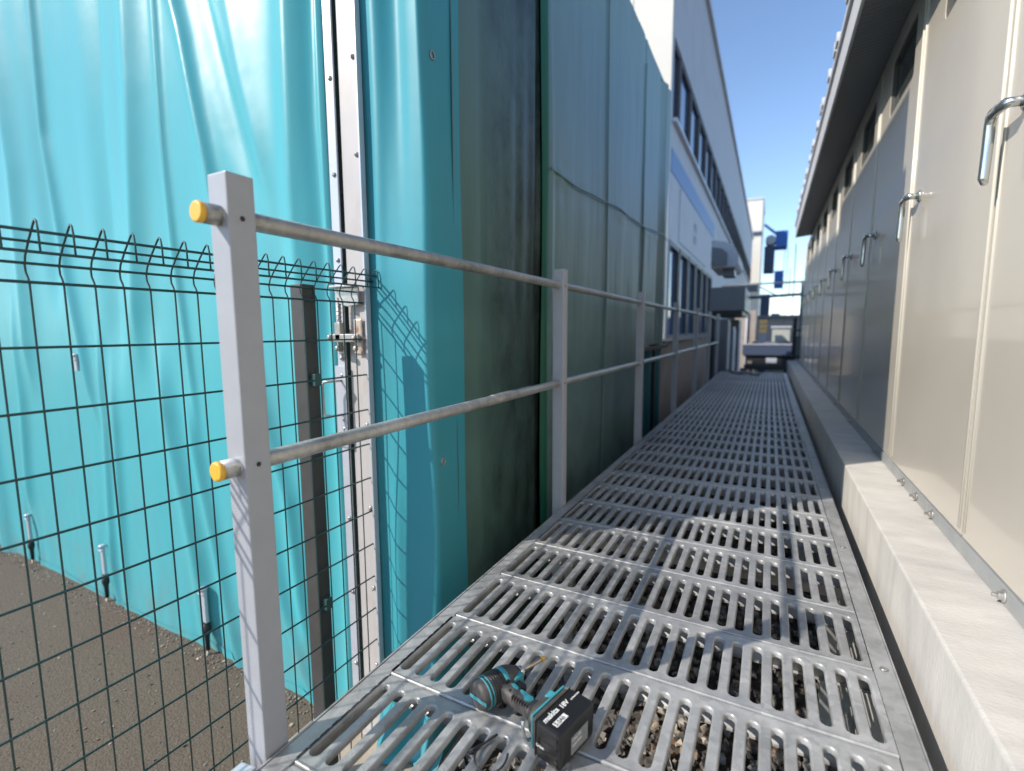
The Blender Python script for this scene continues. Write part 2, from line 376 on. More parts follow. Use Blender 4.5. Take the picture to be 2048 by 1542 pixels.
# ------------------------------------------------------------------ the turquoise curtain (folds are real relief)
CY = 1.345
def interp(path, z):
    p = sorted(path, key=lambda q: -q[1])
    if z >= p[0][1]:
        a, b = p[0], p[1]
    elif z <= p[-1][1]:
        a, b = p[-2], p[-1]
    else:
        for a, b in zip(p, p[1:]):
            if b[1] <= z <= a[1]: break
    k = (z-a[1])/(b[1]-a[1]) if abs(b[1]-a[1]) > 1e-6 else 0
    return a[0]+(b[0]-a[0])*k
FOLDS = [  # path (x, z), width, depth, z range where it fades (lo, hi)
    ([(-3.66,1.81),(-3.72,1.12),(-3.60,.35),(-3.5,-.1)], .055, .035, -.7, 9),
    ([(-3.86,1.81),(-3.85,1.12),(-3.80,.35)], .09, -.03, .0, 9),
    ([(-2.68,1.53),(-2.71,1.14),(-2.80,.52)], .12, .05, -.3, 9),
    ([(-2.50,1.47),(-2.51,.9),(-2.50,.39),(-2.46,-.1)], .028, .02, -.6, 9),
    ([(-2.33,1.42),(-2.28,1.26),(-2.22,.98),(-2.16,.7),(-2.12,.4)], .05, .038, .15, 9),
    ([(-2.17,1.45),(-2.07,1.13),(-1.96,.80),(-1.85,.5)], .08, -.034, .3, 9),
    ([(-1.98,1.45),(-1.90,1.0),(-1.80,.6)], .11, .025, .3, 9),
    ([(-1.63,1.22),(-1.64,.86),(-1.65,.49),(-1.64,0)], .07, .03, -.9, 9),
    ([(-1.53,1.18),(-1.54,.8),(-1.53,.3)], .045, -.028, -.4, 9),
    ([(-1.465,1.16),(-1.465,.79),(-1.465,-1.6)], .028, .03, -9, 9),
    ([(-4.42,-.1),(-4.42,-.45),(-4.49,-.96)], .07, .03, -1.5, .4),
    ([(-3.35,.4),(-3.3,-.52),(-3.39,-1.4)], .06, .03, -1.8, .2),
    ([(-3.22,.3),(-3.2,-.5),(-3.26,-1.4)], .05, .022, -1.8, .0),
    ([(-2.70,.1),(-2.64,-.46),(-2.54,-.95),(-2.47,-1.4)], .085, .045, -1.8, .1),
    ([(-2.50,-.3),(-2.40,-.8),(-2.22,-1.63)], .055, .035, -1.9, -.1),
    ([(-2.09,.1),(-2.04,-.3),(-1.99,-.54),(-1.9,-1.2)], .07, .035, -1.5, .2),
    ([(-1.93,-.2),(-1.89,-.4),(-1.79,-.7),(-1.74,-1.2)], .05, .035, -1.6, .1),
    ([(-1.87,-1.1),(-1.83,-1.27),(-1.70,-1.64)], .05, .03, -1.9, -.8),
    ([(-1.60,-.2),(-1.60,-1.6)], .06, .02, -1.9, .2),
    ([(-5.0,1.5),(-5.05,0),(-5.0,-1.6)], .10, .05, -9, 9),
    ([(-5.5,1.5),(-5.5,0),(-5.6,-1.6)], .14, .06, -9, 9),
    ([(-4.2,2.0),(-4.15,1.0),(-4.2,.2)], .12, .045, -.5, 9),
    ([(-3.05,1.6),(-3.1,1.0),(-3.12,.2)], .12, -.03, -.4, 9),
    ([(-6.1,1.5),(-6.1,0),(-6.0,-1.6)], .16, .06, -9, 9),
]
def smooth(a, b, x):
    k = max(0, min(1, (x-a)/(b-a))); return k*k*(3-2*k)
def curtain_y(x, z):
    d = 0
    for path, w, a, lo, hi in FOLDS:
        xc = interp(path, z)
        if abs(x-xc) > 4*w: continue
        f = smooth(lo, lo+.5, z)*(1-smooth(hi-.5, hi, z))
        u = (x-xc)/w
        d += a*f*math.exp(-u*u)*(1 if u < 0 else math.exp(-.9*u))    # steeper on the +X side
    d += .014*noise.noise(Vector((x*1.3, z*.5, 1))) + .006*noise.noise(Vector((x*4, z*.9, 5)))
    d += .0028*noise.noise(Vector((x*14, z*4, 9)))*smooth(-.6, -1.5, z)
    # belly towards the hem and small tucks where the straps pull
    for rx in (-4.58, -3.50, -2.45):
        if abs(x-rx) < .35 and z < -1.0:
            d += -.02*math.exp(-((x-rx)/.06)**2)*smooth(-1.0, -1.5, z) + .006*math.cos((x-rx)*60)*math.exp(-((x-rx)/.16)**2)*smooth(-1.1, -1.6, z)
    return CY - d
def grid(xs, zs, fy):
    nx = len(xs); vs = [(x, fy(x, z), z) for z in zs for x in xs]
    return vs, [(j*nx+i, j*nx+i+1, (j+1)*nx+i+1, (j+1)*nx+i) for j in range(len(zs)-1) for i in range(nx-1)]
cur = thing('tarpaulin_curtain', 'glossy turquoise tarpaulin curtain hanging in folds left of the white steel post', 'curtain', (-3, CY, GZ))
xs = [-1.448-(i*.0125 if i < 260 else 260*.0125+(i-260)*.05) for i in range(400)]
zs = [-1.66+.03*i for i in range(160)]
def hem(x): return .010*math.sin(x*2.3)+.006*math.sin(x*7)
def cy2(x, z): return curtain_y(x, z)
vs, fs = grid(xs, zs, cy2)
vs = [(x, y, z+hem(x)*(1-smooth(-1.66, -1.3, z))) for x, y, z in vs]
part('curtain_cloth', MB().add(vs, fs, True), 'tarp', cur, fix=False)
# stitched hem band
xs2 = xs[:260]
vs = [(x, curtain_y(x, z)-.004, z+hem(x)) for z in (-1.648, -1.60) for x in xs2]
n_ = len(xs2)
part('hem_band', MB().add(vs, [(i, i+1, n_+i+1, n_+i) for i in range(n_-1)], True), 'tarp', cur, fix=False)
# ground ties of the curtain
def tie(x, z0, z1, foot=True):
    y = curtain_y(x, z0)-.03
    r = part('tie_rod', MB().box(x-.016, x+.016, y-.008, y+.008, z0+.13, z1, bev=.003), 'clamp', cur, loc=(x, y, z0))
    part('clip', MB().tube([(x-.045, y-.004, z1-.035), (x-.02, y-.012, z1-.03), (x+.02, y-.012, z1-.03)], .003, 6).lathe((x, y, z1-.012), (0,0,1), [(0,.019),(.014,.019),(.018,.010)], 10), 'clamp', r)
    if foot:
        part('rubber_sleeve', MB().lathe((x, y, z0-.02), (0,0,1), [(0,.010),(.07,.012),(.10,.020),(.145,.017)], 10), 'black', r)
        part('ground_hook', MB().tube([(x, y, z0+.0), (x+.002, y-.01, z0-.10), (x-.01, y-.05, GZ+.004)], .006, 6), 'rusty', r)
for x in (-4.575, -3.50, -2.45): tie(x, -1.585, -1.275)
tie(-3.535, -.35, -.125, False)
# leading edge flat bar with rivets
mb = MB().box(-1.442, -1.402, 1.322, 1.330, GZ+.03, 2.3, bev=.002)
bar = part('edge_bar', mb, 'clamp', cur)
for k in range(14):
    z = -1.35 + .32*k + random.uniform(-.02, .02)
    part('screw', MB().lathe((-1.417, 1.322, z), (0,-1,0), [(0,.009),(.004,.008),(.007,.004)], 8), 'zinc', bar)
# pull handle and slide latch on the edge bar
hn = part('pull_handle', MB().tube([(-1.42,1.32,-.185),(-1.43,1.275,-.185),(-1.455,1.262,-.187),(-1.462,1.262,-.20),(-1.462,1.262,-.30),(-1.455,1.262,-.312),(-1.43,1.275,-.315),(-1.42,1.32,-.315)], .0048, 8), 'zinc', cur)
for z in (-.10, -.165, -.335, -.37): part('screw', MB().lathe((-1.418, 1.320, z), (0,-1,0), [(0,.010),(.004,.009),(.008,.004)], 8), 'zinc', hn)
part('backing_plate', MB().box(-1.452, -1.398, 1.315, 1.321, -.44, -.13, bev=.001), 'clamp', hn)

# ------------------------------------------------------------------ white steel jamb post with latch
jp = thing('jamb_post', 'white steel jamb post with flat clamp strip between the two turquoise tarpaulins', 'post', (-1.34, 1.37, GZ))
part('post_body', MB().box(-1.392, -1.318, 1.335, 1.41, GZ+.004, 2.4, bev=.006), 'white', jp)
cs = part('clamp_strip', MB().box(-1.317, -1.287, 1.318, 1.334, GZ+.01, 2.4, bev=.002), 'white', jp)
part('strip_lip', MB().box(-1.2865, -1.279, 1.312, 1.335, GZ+.01, 2.4, bev=.001), 'clamp', jp)
for k in range(12):
    z = 2.2 - .318*k
    part('screw', MB().lathe((-1.300, 1.318, z), (0,-1,0), [(0,.009),(.004,.008),(.007,.003)], 8).tube([(-1.300,1.316,z),(-1.294,1.306,z-.004)], .004, 6), 'zinc', cs)
part('post_foot', MB().box(-1.41, -1.28, 1.31, 1.43, GZ+.004, GZ+.012, bev=.002), 'white', jp)
la = thing('slide_latch', 'zinc slide latch with rusty keeper joining the curtain bar to the white post', 'latch', (-1.37, 1.31, .0))
part('cover_plate', MB().prism([(-1.42,.162),(-1.299,.156),(-1.299,.095),(-1.355,.088),(-1.395,.10),(-1.412,.135)], 1.296, 1.303, 'y', .0015).box(-1.42,-1.299,1.270,1.3,.155,.163,bev=.002), 'zinc', la)
part('spring', MB().tube([(-1.402+.008*math.cos(a*.7), 1.300+.008*math.sin(a*.7), .10-.0017*a) for a in range(60)], .0026, 5), 'zinc', la)
part('barrel', MB().cyl((-1.402,1.300,.12),(-1.402,1.300,-.075), .008, 10).box(-1.416,-1.388,1.288,1.312,-.035,.032,bev=.003), 'zinc', la)
part('bolt_bar', MB().box(-1.446, -1.30, 1.288, 1.298, -.040, -.010, bev=.003), 'zinc', la)
kp = part('keeper', MB().box(-1.337, -1.297, 1.304, 1.312, -.085, .045, bev=.006), 'rusty', la)
for x, z in ((-1.440,-.022),(-1.317,-.025),(-1.311,-.062),(-1.402,-.062)):
    part('bolt_head', MB().lathe((x,1.288,z),(0,-1,0),[(0,.011),(.006,.010),(.010,.005)],8), 'rusty' if x > -1.33 else 'zinc', la)
part('mount_tab', MB().box(-1.416, -1.388, 1.303, 1.311, -.085, -.04, bev=.004), 'zinc', la)

# ------------------------------------------------------------------ corner tarpaulin
ct = thing('corner_tarpaulin', 'turquoise tarpaulin wrapping the corner right of the white steel post', 'tarpaulin', (-1.15, 1.37, GZ))
def corner_pt(s, z):
    # s from 0 at the clamp strip round the corner to the side
    L1 = .245
    wob = .010*noise.noise(Vector((s*6, z*1.1, 2))) + .016*math.exp(-((s-.05-.02*math.sin(z*1.5))/.03)**2)*smooth(-.4, .6, z) \
        - .022*math.exp(-((s-.165+.02*z)/.04)**2)*smooth(-.1, 1.0, z) + .008*math.sin(z*5+s*9)*smooth(.12, .26, s)
    wob += .022*math.exp(-((s-.10)/.035)**2)*smooth(-.2, -.9, z)
    fl = smooth(-1.3, -1.66, z)
    if s < L1: x, y = -1.292+s, 1.345-wob
    elif s < L1+.05:
        a = (s-L1)/.05*PI/2; x = -1.292+L1+.022*math.sin(a)-.0*wob; y = 1.345+.03*(1-math.cos(a))-wob*math.cos(a)
        x += -wob*.3*math.sin(a)
    else: x, y = -1.292+L1+.022-wob*.3, 1.375+(s-L1-.05)
    y -= fl*(.05+.05*math.sin(s*30)); 
    return (x, y, z)
ss = [i*.008 for i in range(60)]; zz = [-1.655+.035*i for i in range(117)]
vs = [corner_pt(s_, z) for z in zz for s_ in ss]; n_ = len(ss)
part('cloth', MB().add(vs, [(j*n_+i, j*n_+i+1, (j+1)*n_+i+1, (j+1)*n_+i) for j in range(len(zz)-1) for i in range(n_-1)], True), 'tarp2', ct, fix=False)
for z, y in ((.90,1.395),(-.47,1.405)):
    part('eyelet', MB().tube([(-1.024, y+.011*math.cos(a*PI/5), z+.013*math.sin(a*PI/5)) for a in range(10)], .003, 6, closed=True), 'zinc', ct)
# foot of the corner tarp spread on the slab
mb = MB()
vs = []; 
for j in range(14):
    for i in range(24):
        u = i/23; w_ = j/13
        x = -1.26+.26*u; y = 1.33-.10*w_*(.7+.3*math.sin(u*9)); z = GZ+.012+.05*(1-w_)**2+.012*abs(math.sin(u*14+w_*2))*(1-.3*w_)
        vs.append((x, y, z))
part('spread_foot', MB().add(vs, [(j*24+i, j*24+i+1, (j+1)*24+i+1, (j+1)*24+i) for j in range(13) for i in range(23)], True), 'tarp', ct, fix=False)

# ------------------------------------------------------------------ grey-green side sheets
def sheet(name, label, y0, y1, zb, ztop, creases, dy=.025, m='sheet', seed=0, grp=None):
    t = thing(name, label, 'tarpaulin', (EX, (y0+y1)/2, GZ), grp)
    ny = max(2, int((y1-y0)/dy)); zs = [zb(y0) if False else 0]; nz = 90
    vs = []
    for j in range(nz+1):
        for i in range(ny+1):
            y = y0+(y1-y0)*i/ny; b = zb(y); z = b+(ztop-b)*j/nz
            x = EX + .012*noise.noise(Vector((y*1.2, z*.6, seed))) + .003*noise.noise(Vector((y*5, z*.5, seed+4))) + .002*noise.noise(Vector((y*20, z*2, seed+4)))
            for yc, w, a in creases:
                u = (y-yc-.01*math.sin(z*2+seed))/w; x += a*math.exp(-u*u)
            if seed == 20:
                zc = .80+.04*(y-2.33)+.012*math.sin(y*5); x += .014*math.exp(-((z-zc)/.014)**2)
            vs.append((x, y, z))
    c = part('sheet_cloth', MB().add(vs, [(j*(ny+1)+i, j*(ny+1)+i+1, (j+1)*(ny+1)+i+1, (j+1)*(ny+1)+i) for j in range(nz) for i in range(ny)], True), m, t, fix=False)
    return t
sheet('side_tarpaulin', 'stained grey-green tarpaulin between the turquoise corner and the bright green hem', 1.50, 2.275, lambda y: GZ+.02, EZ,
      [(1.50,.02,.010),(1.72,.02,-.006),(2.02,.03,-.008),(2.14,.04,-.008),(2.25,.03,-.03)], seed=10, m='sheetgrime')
s2 = sheet('side_tarpaulin', 'long grey-green tarpaulin from the green hem to the far corner of the tent', 2.335, 5.43, lambda y: GZ+.02 if y < 4.46 else -.15, EZ,
      [(2.37,.03,.012),(3.33,.02,-.006),(3.37,.02,.005),(4.40,.02,-.008),(4.44,.02,.005),(5.12,.08,-.02),(5.30,.06,.02)], dy=.02, seed=20)
vs = []
for j in range(80):
    z = GZ+.02+(EZ-GZ-.02)*j/79
    for i in range(7):
        u = i/6; vs.append((EX+.004+.014*math.sin(u*PI)+.003*math.sin(z*3+i), 2.262+.080*u+.008*math.sin(z*2.1), z))
part('green_hem', MB().add(vs, [(j*7+i, j*7+i+1, (j+1)*7+i+1, (j+1)*7+i) for j in range(79) for i in range(6)], True), 'greenhem', s2, fix=False, label='bright green folded hem')
def seam(pts, r=.0055): part('weld_seam', MB().tube(pts, r, 6), 'sheet', s2)
seam([(EX+.016+.010*noise.noise(Vector((y*1.2, .5, 20))), y, .80+.05*(y-2.33)+.010*math.sin(y*4)+.004*math.sin(y*11)) for y in [2.34+.1*i for i in range(31)]])
for yc in (3.34, 4.41): seam([(EX+.008+.012*noise.noise(Vector((yc*1.2, z*.6, 20))), yc+.01*math.sin(z*2), z) for z in [GZ+.05+.2*i for i in range(20)]], .0045)
# folded end flap of the long sheet
vs = []
for j in range(60):
    z = -.15+(EZ+.02+.15)*j/59
    for i in range(9):
        u = i/8; vs.append((EX+.03*math.sin(u*PI)*.8-.14*u*u, 5.42+.34*u*(.4+.6*j/59)+.01*math.sin(z*4), z))
part('end_flap', MB().add(vs, [(j*9+i, j*9+i+1, (j+1)*9+i+1, (j+1)*9+i) for j in range(59) for i in range(8)], True), 'sheet', s2, fix=False)

# ------------------------------------------------------------------ factory building on the left
FX = -1.10
SF = 2.6        # the factory stands well back: drawn at unit size, set out at SF
_part, _box = part, None
class MBS(MB):
    def mesh(s, name, m, off=(0,0,0), fix=True):
        s.v = [(x*SF, y*SF, z*SF) for x, y, z in s.v]
        return MB.mesh(s, name, m, off, fix)
fb = thing('factory_building', 'long white factory with a blue stripe and two rows of windows beyond the tent', 'building', (-8, 40, GZ))
part('gable_wall', MBS().box(-10, FX-.004, 5.93, 6.05, GZ/SF, 6.6), 'cream', fb)
for k in range(8):
    part('gable_seam', MBS().box(-1.55-.75*k-.006, -1.55-.75*k+.006, 5.922, 5.929, 2.0, 6.5), 'cream', fb)
YB0, YB1 = 5.95, 31.
part('base_wall', MBS().box(FX-.2, FX+.0, 5.93, YB1, GZ/SF, -.172), 'bbase', fb)
part('wall_band', MBS().box(FX-.2, FX, YB0+.1, YB1, 1.06, 1.82), 'bwhite', fb)
part('blue_band', MBS().box(FX-.2, FX+.006, YB0+.1, 10.9, 1.823, 2.08), 'stripe', fb)
part('wall_band', MBS().box(FX-.2, FX, 10.903, YB1, 1.823, 2.08), 'bwhite', fb)
part('wall_band', MBS().box(FX-.2, FX, YB0+.1, YB1, 2.083, 2.40), 'bwhite', fb)
part('upper_wall', MBS().box(FX-.2, FX, YB0+.1, YB1, 3.27, 4.95), 'bwhite', fb)
part('corner_pier', MBS().box(FX-.2, FX, 5.935, YB0+.1, 2.083, 4.95), 'bwhite', fb)
part('corner_pier', MBS().box(FX-.2, FX, 5.935, YB0+.1, -.17, 2.08), 'bwhite', fb)
part('roof_edge', MBS().box(-10, FX+.06, 5.80, YB1+.1, 4.953, 5.03, bev=.01), 'fascia', fb)
part('window_ledge', MBS().box(FX+.001, FX+.05, YB0+.1, YB1, 2.36, 2.398), 'fascia', fb)
part('unlit_back_board', MBS().box(FX-.40, FX-.36, 6.1, YB1, -.17, 3.3), 'dark', fb)  # near-black board painted as the shade behind the windows
y = 6.06; k = 0
while y < YB1-.9:
    w = .46 if k == 0 else .84
    f = MBS()
    for a, b, c_, d_ in ((y, y+.05, 2.40, 3.27), (y+w-.05, y+w, 2.40, 3.27), (y+.05, y+w-.05, 2.40, 2.45), (y+.05, y+w-.05, 3.22, 3.27)):
        f.box(FX-.08, FX-.012, a, b, c_, d_)
    wo_ = part('window', f, 'bframe', fb, loc=(FX*SF, y*SF, 2.4*SF))
    part('pane', MBS().box(FX-.055, FX-.045, y+.05, y+w-.05, 2.45, 3.22), 'bglass', wo_)
    part('mullion_pier', MBS().box(FX-.2, FX-.002, y+w, y+w+.06, 2.40, 3.27), 'bframe', fb)
    y += w+.06; k += 1
y = 6.10
for k in range(6):
    w = .74; f = MBS()
    for a, b, c_, d_ in ((y, y+.06, -.13, 1.06), (y+w-.06, y+w, -.13, 1.06), (y+.06, y+w-.06, -.13, -.07), (y+.06, y+w-.06, 1.0, 1.06)):
        f.box(FX-.09, FX+.0, a, b, c_, d_)
    wo_ = part('window', f, 'bframe', fb, loc=(FX*SF, y*SF, -.13*SF))
    part('pane', MBS().box(FX-.055, FX-.045, y+.06, y+w-.06, -.07, 1.0), 'bglass', wo_)
    y += w+.06
part('lower_wall', MBS().box(FX-.2, FX, 10.92, YB1, -.17, 1.06), 'bwhite', fb)
sg = part('sign_panel', MBS().box(FX+.001, FX+.010, 6.7, 9.6, 1.12, 1.78), 'bwhite', fb)
mb = MBS()
for z in (1.30, 1.48):
    for yy in (8.0, 8.12, 8.24): mb.box(FX+.011, FX+.014, yy, yy+.05, z, z+.12)
    mb.box(FX+.011, FX+.014, 8.05, 8.24, z+.09, z+.12)
part('sign_mark', mb, 'sgmark', sg)
lw = thing('low_wall', 'low beige rendered wall with a dark ledge past the end of the tent', 'wall', (FX, 8, GZ))
part('wall_body', MB().box(FX-.2, FX+.012, 5.72, 11.2, GZ, -.17), 'bbase', lw)
part('ledge', MB().box(FX-.2, FX+.05, 5.72, 11.2, -.168, -.135), 'bframe', lw)
# door niche with a hanging shade-coloured turquoise cloth under the sheet
dn = thing('side_doorway', 'dark framed doorway with a hanging turquoise cloth coloured for shade below the long tarpaulin', 'doorway', (EX, 5.0, GZ))
part('door_frame', MB().box(EX-.06, EX+.02, 4.465, 4.52, GZ, -.17).box(EX-.06, EX+.02, 4.52, 5.70, -.20, -.165), 'black', dn)
vs = []
for j in range(30):
    z = GZ+.05+(-.21-GZ-.05)*j/29
    for i in range(40):
        yy = 4.53+1.12*i/39; vs.append((EX-.06+.02*math.sin(yy*14+z*.8)+.01*noise.noise(Vector((yy*5, z*2, 0))), yy, z))
part('hanging_cloth', MB().add(vs, [(j*40+i, j*40+i+1, (j+1)*40+i+1, (j+1)*40+i) for j in range(29) for i in range(39)], True), 'tealshade', dn, fix=False)

# ducts and cabinets on the facade further on
ho = thing('wall_hood', 'grey rounded intake hood high on the factory wall', 'hood', (FX, 10.6, 1.2))
pr = [(FX+.002,1.20),(FX+.44,1.20),(FX+.50,1.26),(FX+.50,1.42),(FX+.42,1.58),(FX+.24,1.70),(FX+.002,1.74)]
part('hood_body', MB().prism(pr, 10.55, 12.2, 'y', .01), 'bwhite', ho)
part('louvre_box', MB().prism([(FX+.01,1.24),(FX+.30,1.24),(FX+.30,1.46),(FX+.2,1.56),(FX+.01,1.60)], 10.50, 10.545, 'y'), 'hood', ho)
part('outlet', MB().box(FX+.20, FX+.42, 10.8, 11.4, 1.06, 1.198), 'hood', ho)
lb = thing('duct_cabinet', 'long dark grey duct cabinet projecting from the factory wall below the hood', 'cabinet', (FX, 10.9, .3))
part('cabinet_body', MB().box(FX+.002, FX+.64, 10.7, 13.6, .36, .83, bev=.01), 'hood', lb)
part('bottom_tray', MB().box(FX+.03, FX+.60, 10.74, 13.5, .27, .357), 'black', lb)
cp = thing('grey_column', 'black column at the near end of the grey duct cabinet', 'column', (FX, 10.95, GZ))
part('column_shaft', MB().box(FX+.02, FX+.10, 10.55, 10.67, GZ, .26), 'black', cp)
part('column_foot', MB().box(FX+.0, FX+.14, 10.5, 10.72, GZ, GZ+.03), 'black', cp)
for i, (a, b, z1, lab) in enumerate([(10.8, 11.5, .20, 'narrow grey wall cabinet right behind the black column'), (11.6, 12.6, .05, 'wide grey wall cabinet second behind the black column'), (12.8, 13.8, .22, 'grey wall cabinet farthest along the factory wall')]):
    w = thing('wall_cabinet', lab, 'cabinet', (FX+.1, a, GZ), 'cabinets along the factory wall')
    part('cabinet_body', MB().box(FX+.03, FX+.34+.05*i, a, b, GZ+.1, z1, bev=.008), 'hood', w)
    part('cabinet_door', MB().box(FX+.341+.05*i, FX+.352+.05*i, a+.05, b-.05, GZ+.16, z1-.06), 'bwhite', w)
    part('plinth', MB().box(FX+.05, FX+.30, a+.03, b-.03, GZ, GZ+.098), 'black', w)

# ------------------------------------------------------------------ cubicle (right) on its concrete foundation
WX = .516; WZ0, WZ1 = -.598, 1.50
fd = solo('concrete_foundation', MB().box(.345, 3.2, -3, 11.4, GZ, -.645, bev=.006), 'concrete',
          'pale concrete foundation kerb carrying the beige steel cabinet house', 'foundation', (.4, 4, GZ))
cb = thing('electrical_cabinet_house', 'long beige steel cabinet house with lever handles and high windows', 'cabinet', (WX, 4, -.645))
part('base_channel', MB().box(WX-.004, 3.0, -2.9, 11.2, -.643, -.600, bev=.002), 'chan', cb)
part('body', MB().box(WX+.03, 3.0, -2.9, 11.2, -.598, 1.50), 'beige', cb)
def rrect(y0, y1, z0, z1, r, n=4):
    pts = []
    for cy, cz, a0 in ((y1-r, z1-r, 0), (y0+r, z1-r, 90), (y0+r, z0+r, 180), (y1-r, z0+r, 270)):
        for k in range(n+1):
            a = math.radians(a0+90*k/n); pts.append((cy+r*math.cos(a), cz+r*math.sin(a)))
    return pts
PW = .95
def door_mesh():
    """door leaf with a rounded window opening, folded edges; local y 0..PW, x=0 face"""
    mb = MB(); y0, y1 = .006, PW-.006; z0, z1 = WZ0+.004, WZ1-.002
    hole = rrect(.165, .675, 1.12, 1.405, .035)
    n = len(hole); hy0, hy1, hz0, hz1 = .165, .675, 1.12, 1.405
    for a, b, c_, d_ in ((y0, y1, z0, hz0), (y0, y1, hz1, z1), (y0, hy0, hz0, hz1), (hy1, y1, hz0, hz1)):
        mb.add([(0,a,c_),(0,a,d_),(0,b,d_),(0,b,c_)], [(0,1,2,3)])
    for q, c_ in enumerate(((hy1,hz1),(hy0,hz1),(hy0,hz0),(hy1,hz0))):
        arc = hole[q*5:q*5+5]
        mb.add([(0,*c_)]+[(0,*p) for p in arc], [(0,i+1,i+2) for i in range(4)])
    mb.add([(0,*p) for p in hole]+[(.022,*p) for p in hole], [(i,(i+1)%n,n+(i+1)%n,n+i) for i in range(n)])
    # returns of the leaf
    mb.add([(0,y0,z0),(.02,y0,z0),(.02,y0,z1),(0,y0,z1)], [(0,1,2,3)]); mb.add([(0,y1,z0),(.02,y1,z0),(.02,y1,z1),(0,y1,z1)], [(3,2,1,0)])
    mb.add([(0,y0,z0),(.02,y0,z0),(.02,y1,z0),(0,y1,z0)], [(3,2,1,0)])
    return mb
door_me = door_mesh().mesh('door', 'beige', fix=True)
bm_ = MB()
for yy in (.021, PW-.021):
    bm_.tube([(0, yy, WZ0+.02), (0, yy, WZ1-.03)], .0055, 8)
bead_me = bm_.mesh('door_bead', 'beigebead')
gasket = MB(); hole = rrect(.165, .675, 1.12, 1.405, .035); inn = rrect(.185, .655, 1.14, 1.385, .02); n = len(hole)
gasket.add([(.004, *p) for p in hole]+[(.004, *p) for p in inn]+[(.020, *p) for p in inn], [(i,(i+1)%n,n+(i+1)%n,n+i) for i in range(n)]+[(n+i,n+(i+1)%n,2*n+(i+1)%n,2*n+i) for i in range(n)])
gasket_me = gasket.mesh('window_frame', 'wframe')
pane_me = MB().add([(.018, *p) for p in inn], [tuple(reversed(range(n)))]).mesh('window_pane', 'glass', fix=False)
hm = MB()
# lever handle, local origin at the door face
hm.lathe((0,0,0), (-1,0,0), [(0,.024),(.006,.024),(.010,.018)], 16)
hm.tube([(-.008,0,0),(-.030,0,.001),(-.038,.006,.002),(-.040,.03,.003),(-.040,.075,.004),(-.040,.088,-.002),(-.040,.093,-.02),(-.041,.094,-.09),(-.043,.093,-.150),(-.040,.090,-.166)], [.012,.0115,.013,.013,.013,.0125,.012,.0115,.011,.007], 12)
hand_me = hm.mesh('lever_handle', 'chrome')
for k in range(-3, 12):
    y = 1.79-PW+PW*k
    if y+PW > 11.2: continue
    d = inst('door', door_me, cb, (WX, y, 0))
    inst('door_bead', bead_me, d, (WX, y, 0)); inst('window_frame', gasket_me, d, (WX, y, 0)); inst('window_pane', pane_me, d, (WX, y, 0))
    inst('lever_handle', hand_me, d, (WX, y+PW-.14, .535))
for i, y in enumerate((-.2, .5, 1.20, 1.48, 2.05, 2.25, 2.45, 3.0, 3.9, 4.8, 5.8, 6.8)):
    part('anchor_bolt', MB().lathe((WX-.004, y, -.622), (-1,0,0), [(0,.016),(.003,.016),(.0032,.010),(.011,.010),(.0112,.0055),(.022,.005)], 8), 'zinc', cb)
# roof with overhanging eave
XE = .30
part('roof_slab', MB().add([(XE+.012,-2.9,1.484),(WX+.02,-2.9,1.505),(WX+.02,9.45,1.505),(XE+.012,9.45,1.484),(XE+.012,-2.9,1.50),(WX+.02,-2.9,1.525),(WX+.02,9.45,1.525),(XE+.012,9.45,1.50)],
     [(0,3,2,1),(4,5,6,7),(0,1,5,4),(1,2,6,5),(2,3,7,6),(3,0,4,7)]), 'eaveu', cb)
part('roof_top', MB().add([(XE+.01,-2.9,1.70),(3.0,-2.9,2.1),(3.0,9.45,2.1),(XE+.01,9.45,1.70),(XE+.01,-2.9,1.52),(3.0,-2.9,1.528),(3.0,9.45,1.528),(XE+.01,9.45,1.52)],
     [(0,1,2,3),(7,6,5,4),(0,4,5,1),(1,5,6,2),(2,6,7,3),(3,7,4,0)]), 'fascia', cb)
part('eave_fascia', MB().box(XE-.004, XE+.010, -2.9, 9.46, 1.478, 1.70, bev=.002).box(XE-.02, XE-.0042, -2.9, 9.46, 1.66, 1.70), 'fascia', cb)
cap = MB(); pr = [(-.05,1.70),(-.05,1.72),(-.02,1.765),(.02,1.765),(.05,1.72),(.05,1.70)]
cap_me = MB().prism([(a, b-1.70) for a, b in pr], XE-.03, XE+.6, 'x').mesh('roof_rib', 'fascia', (XE, 0, 0))
for k in range(-2, 14):
    inst('roof_rib', cap_me, cb, (XE, .3+.47*2*k*.5+2.0, 1.70)) if .3+.47*k+2.0 < 9.4 else None
for k in range(0, 14):
    y = .07+.94*k
    if y < 9.4: inst('roof_rib', cap_me, cb, (XE, y, 1.70))

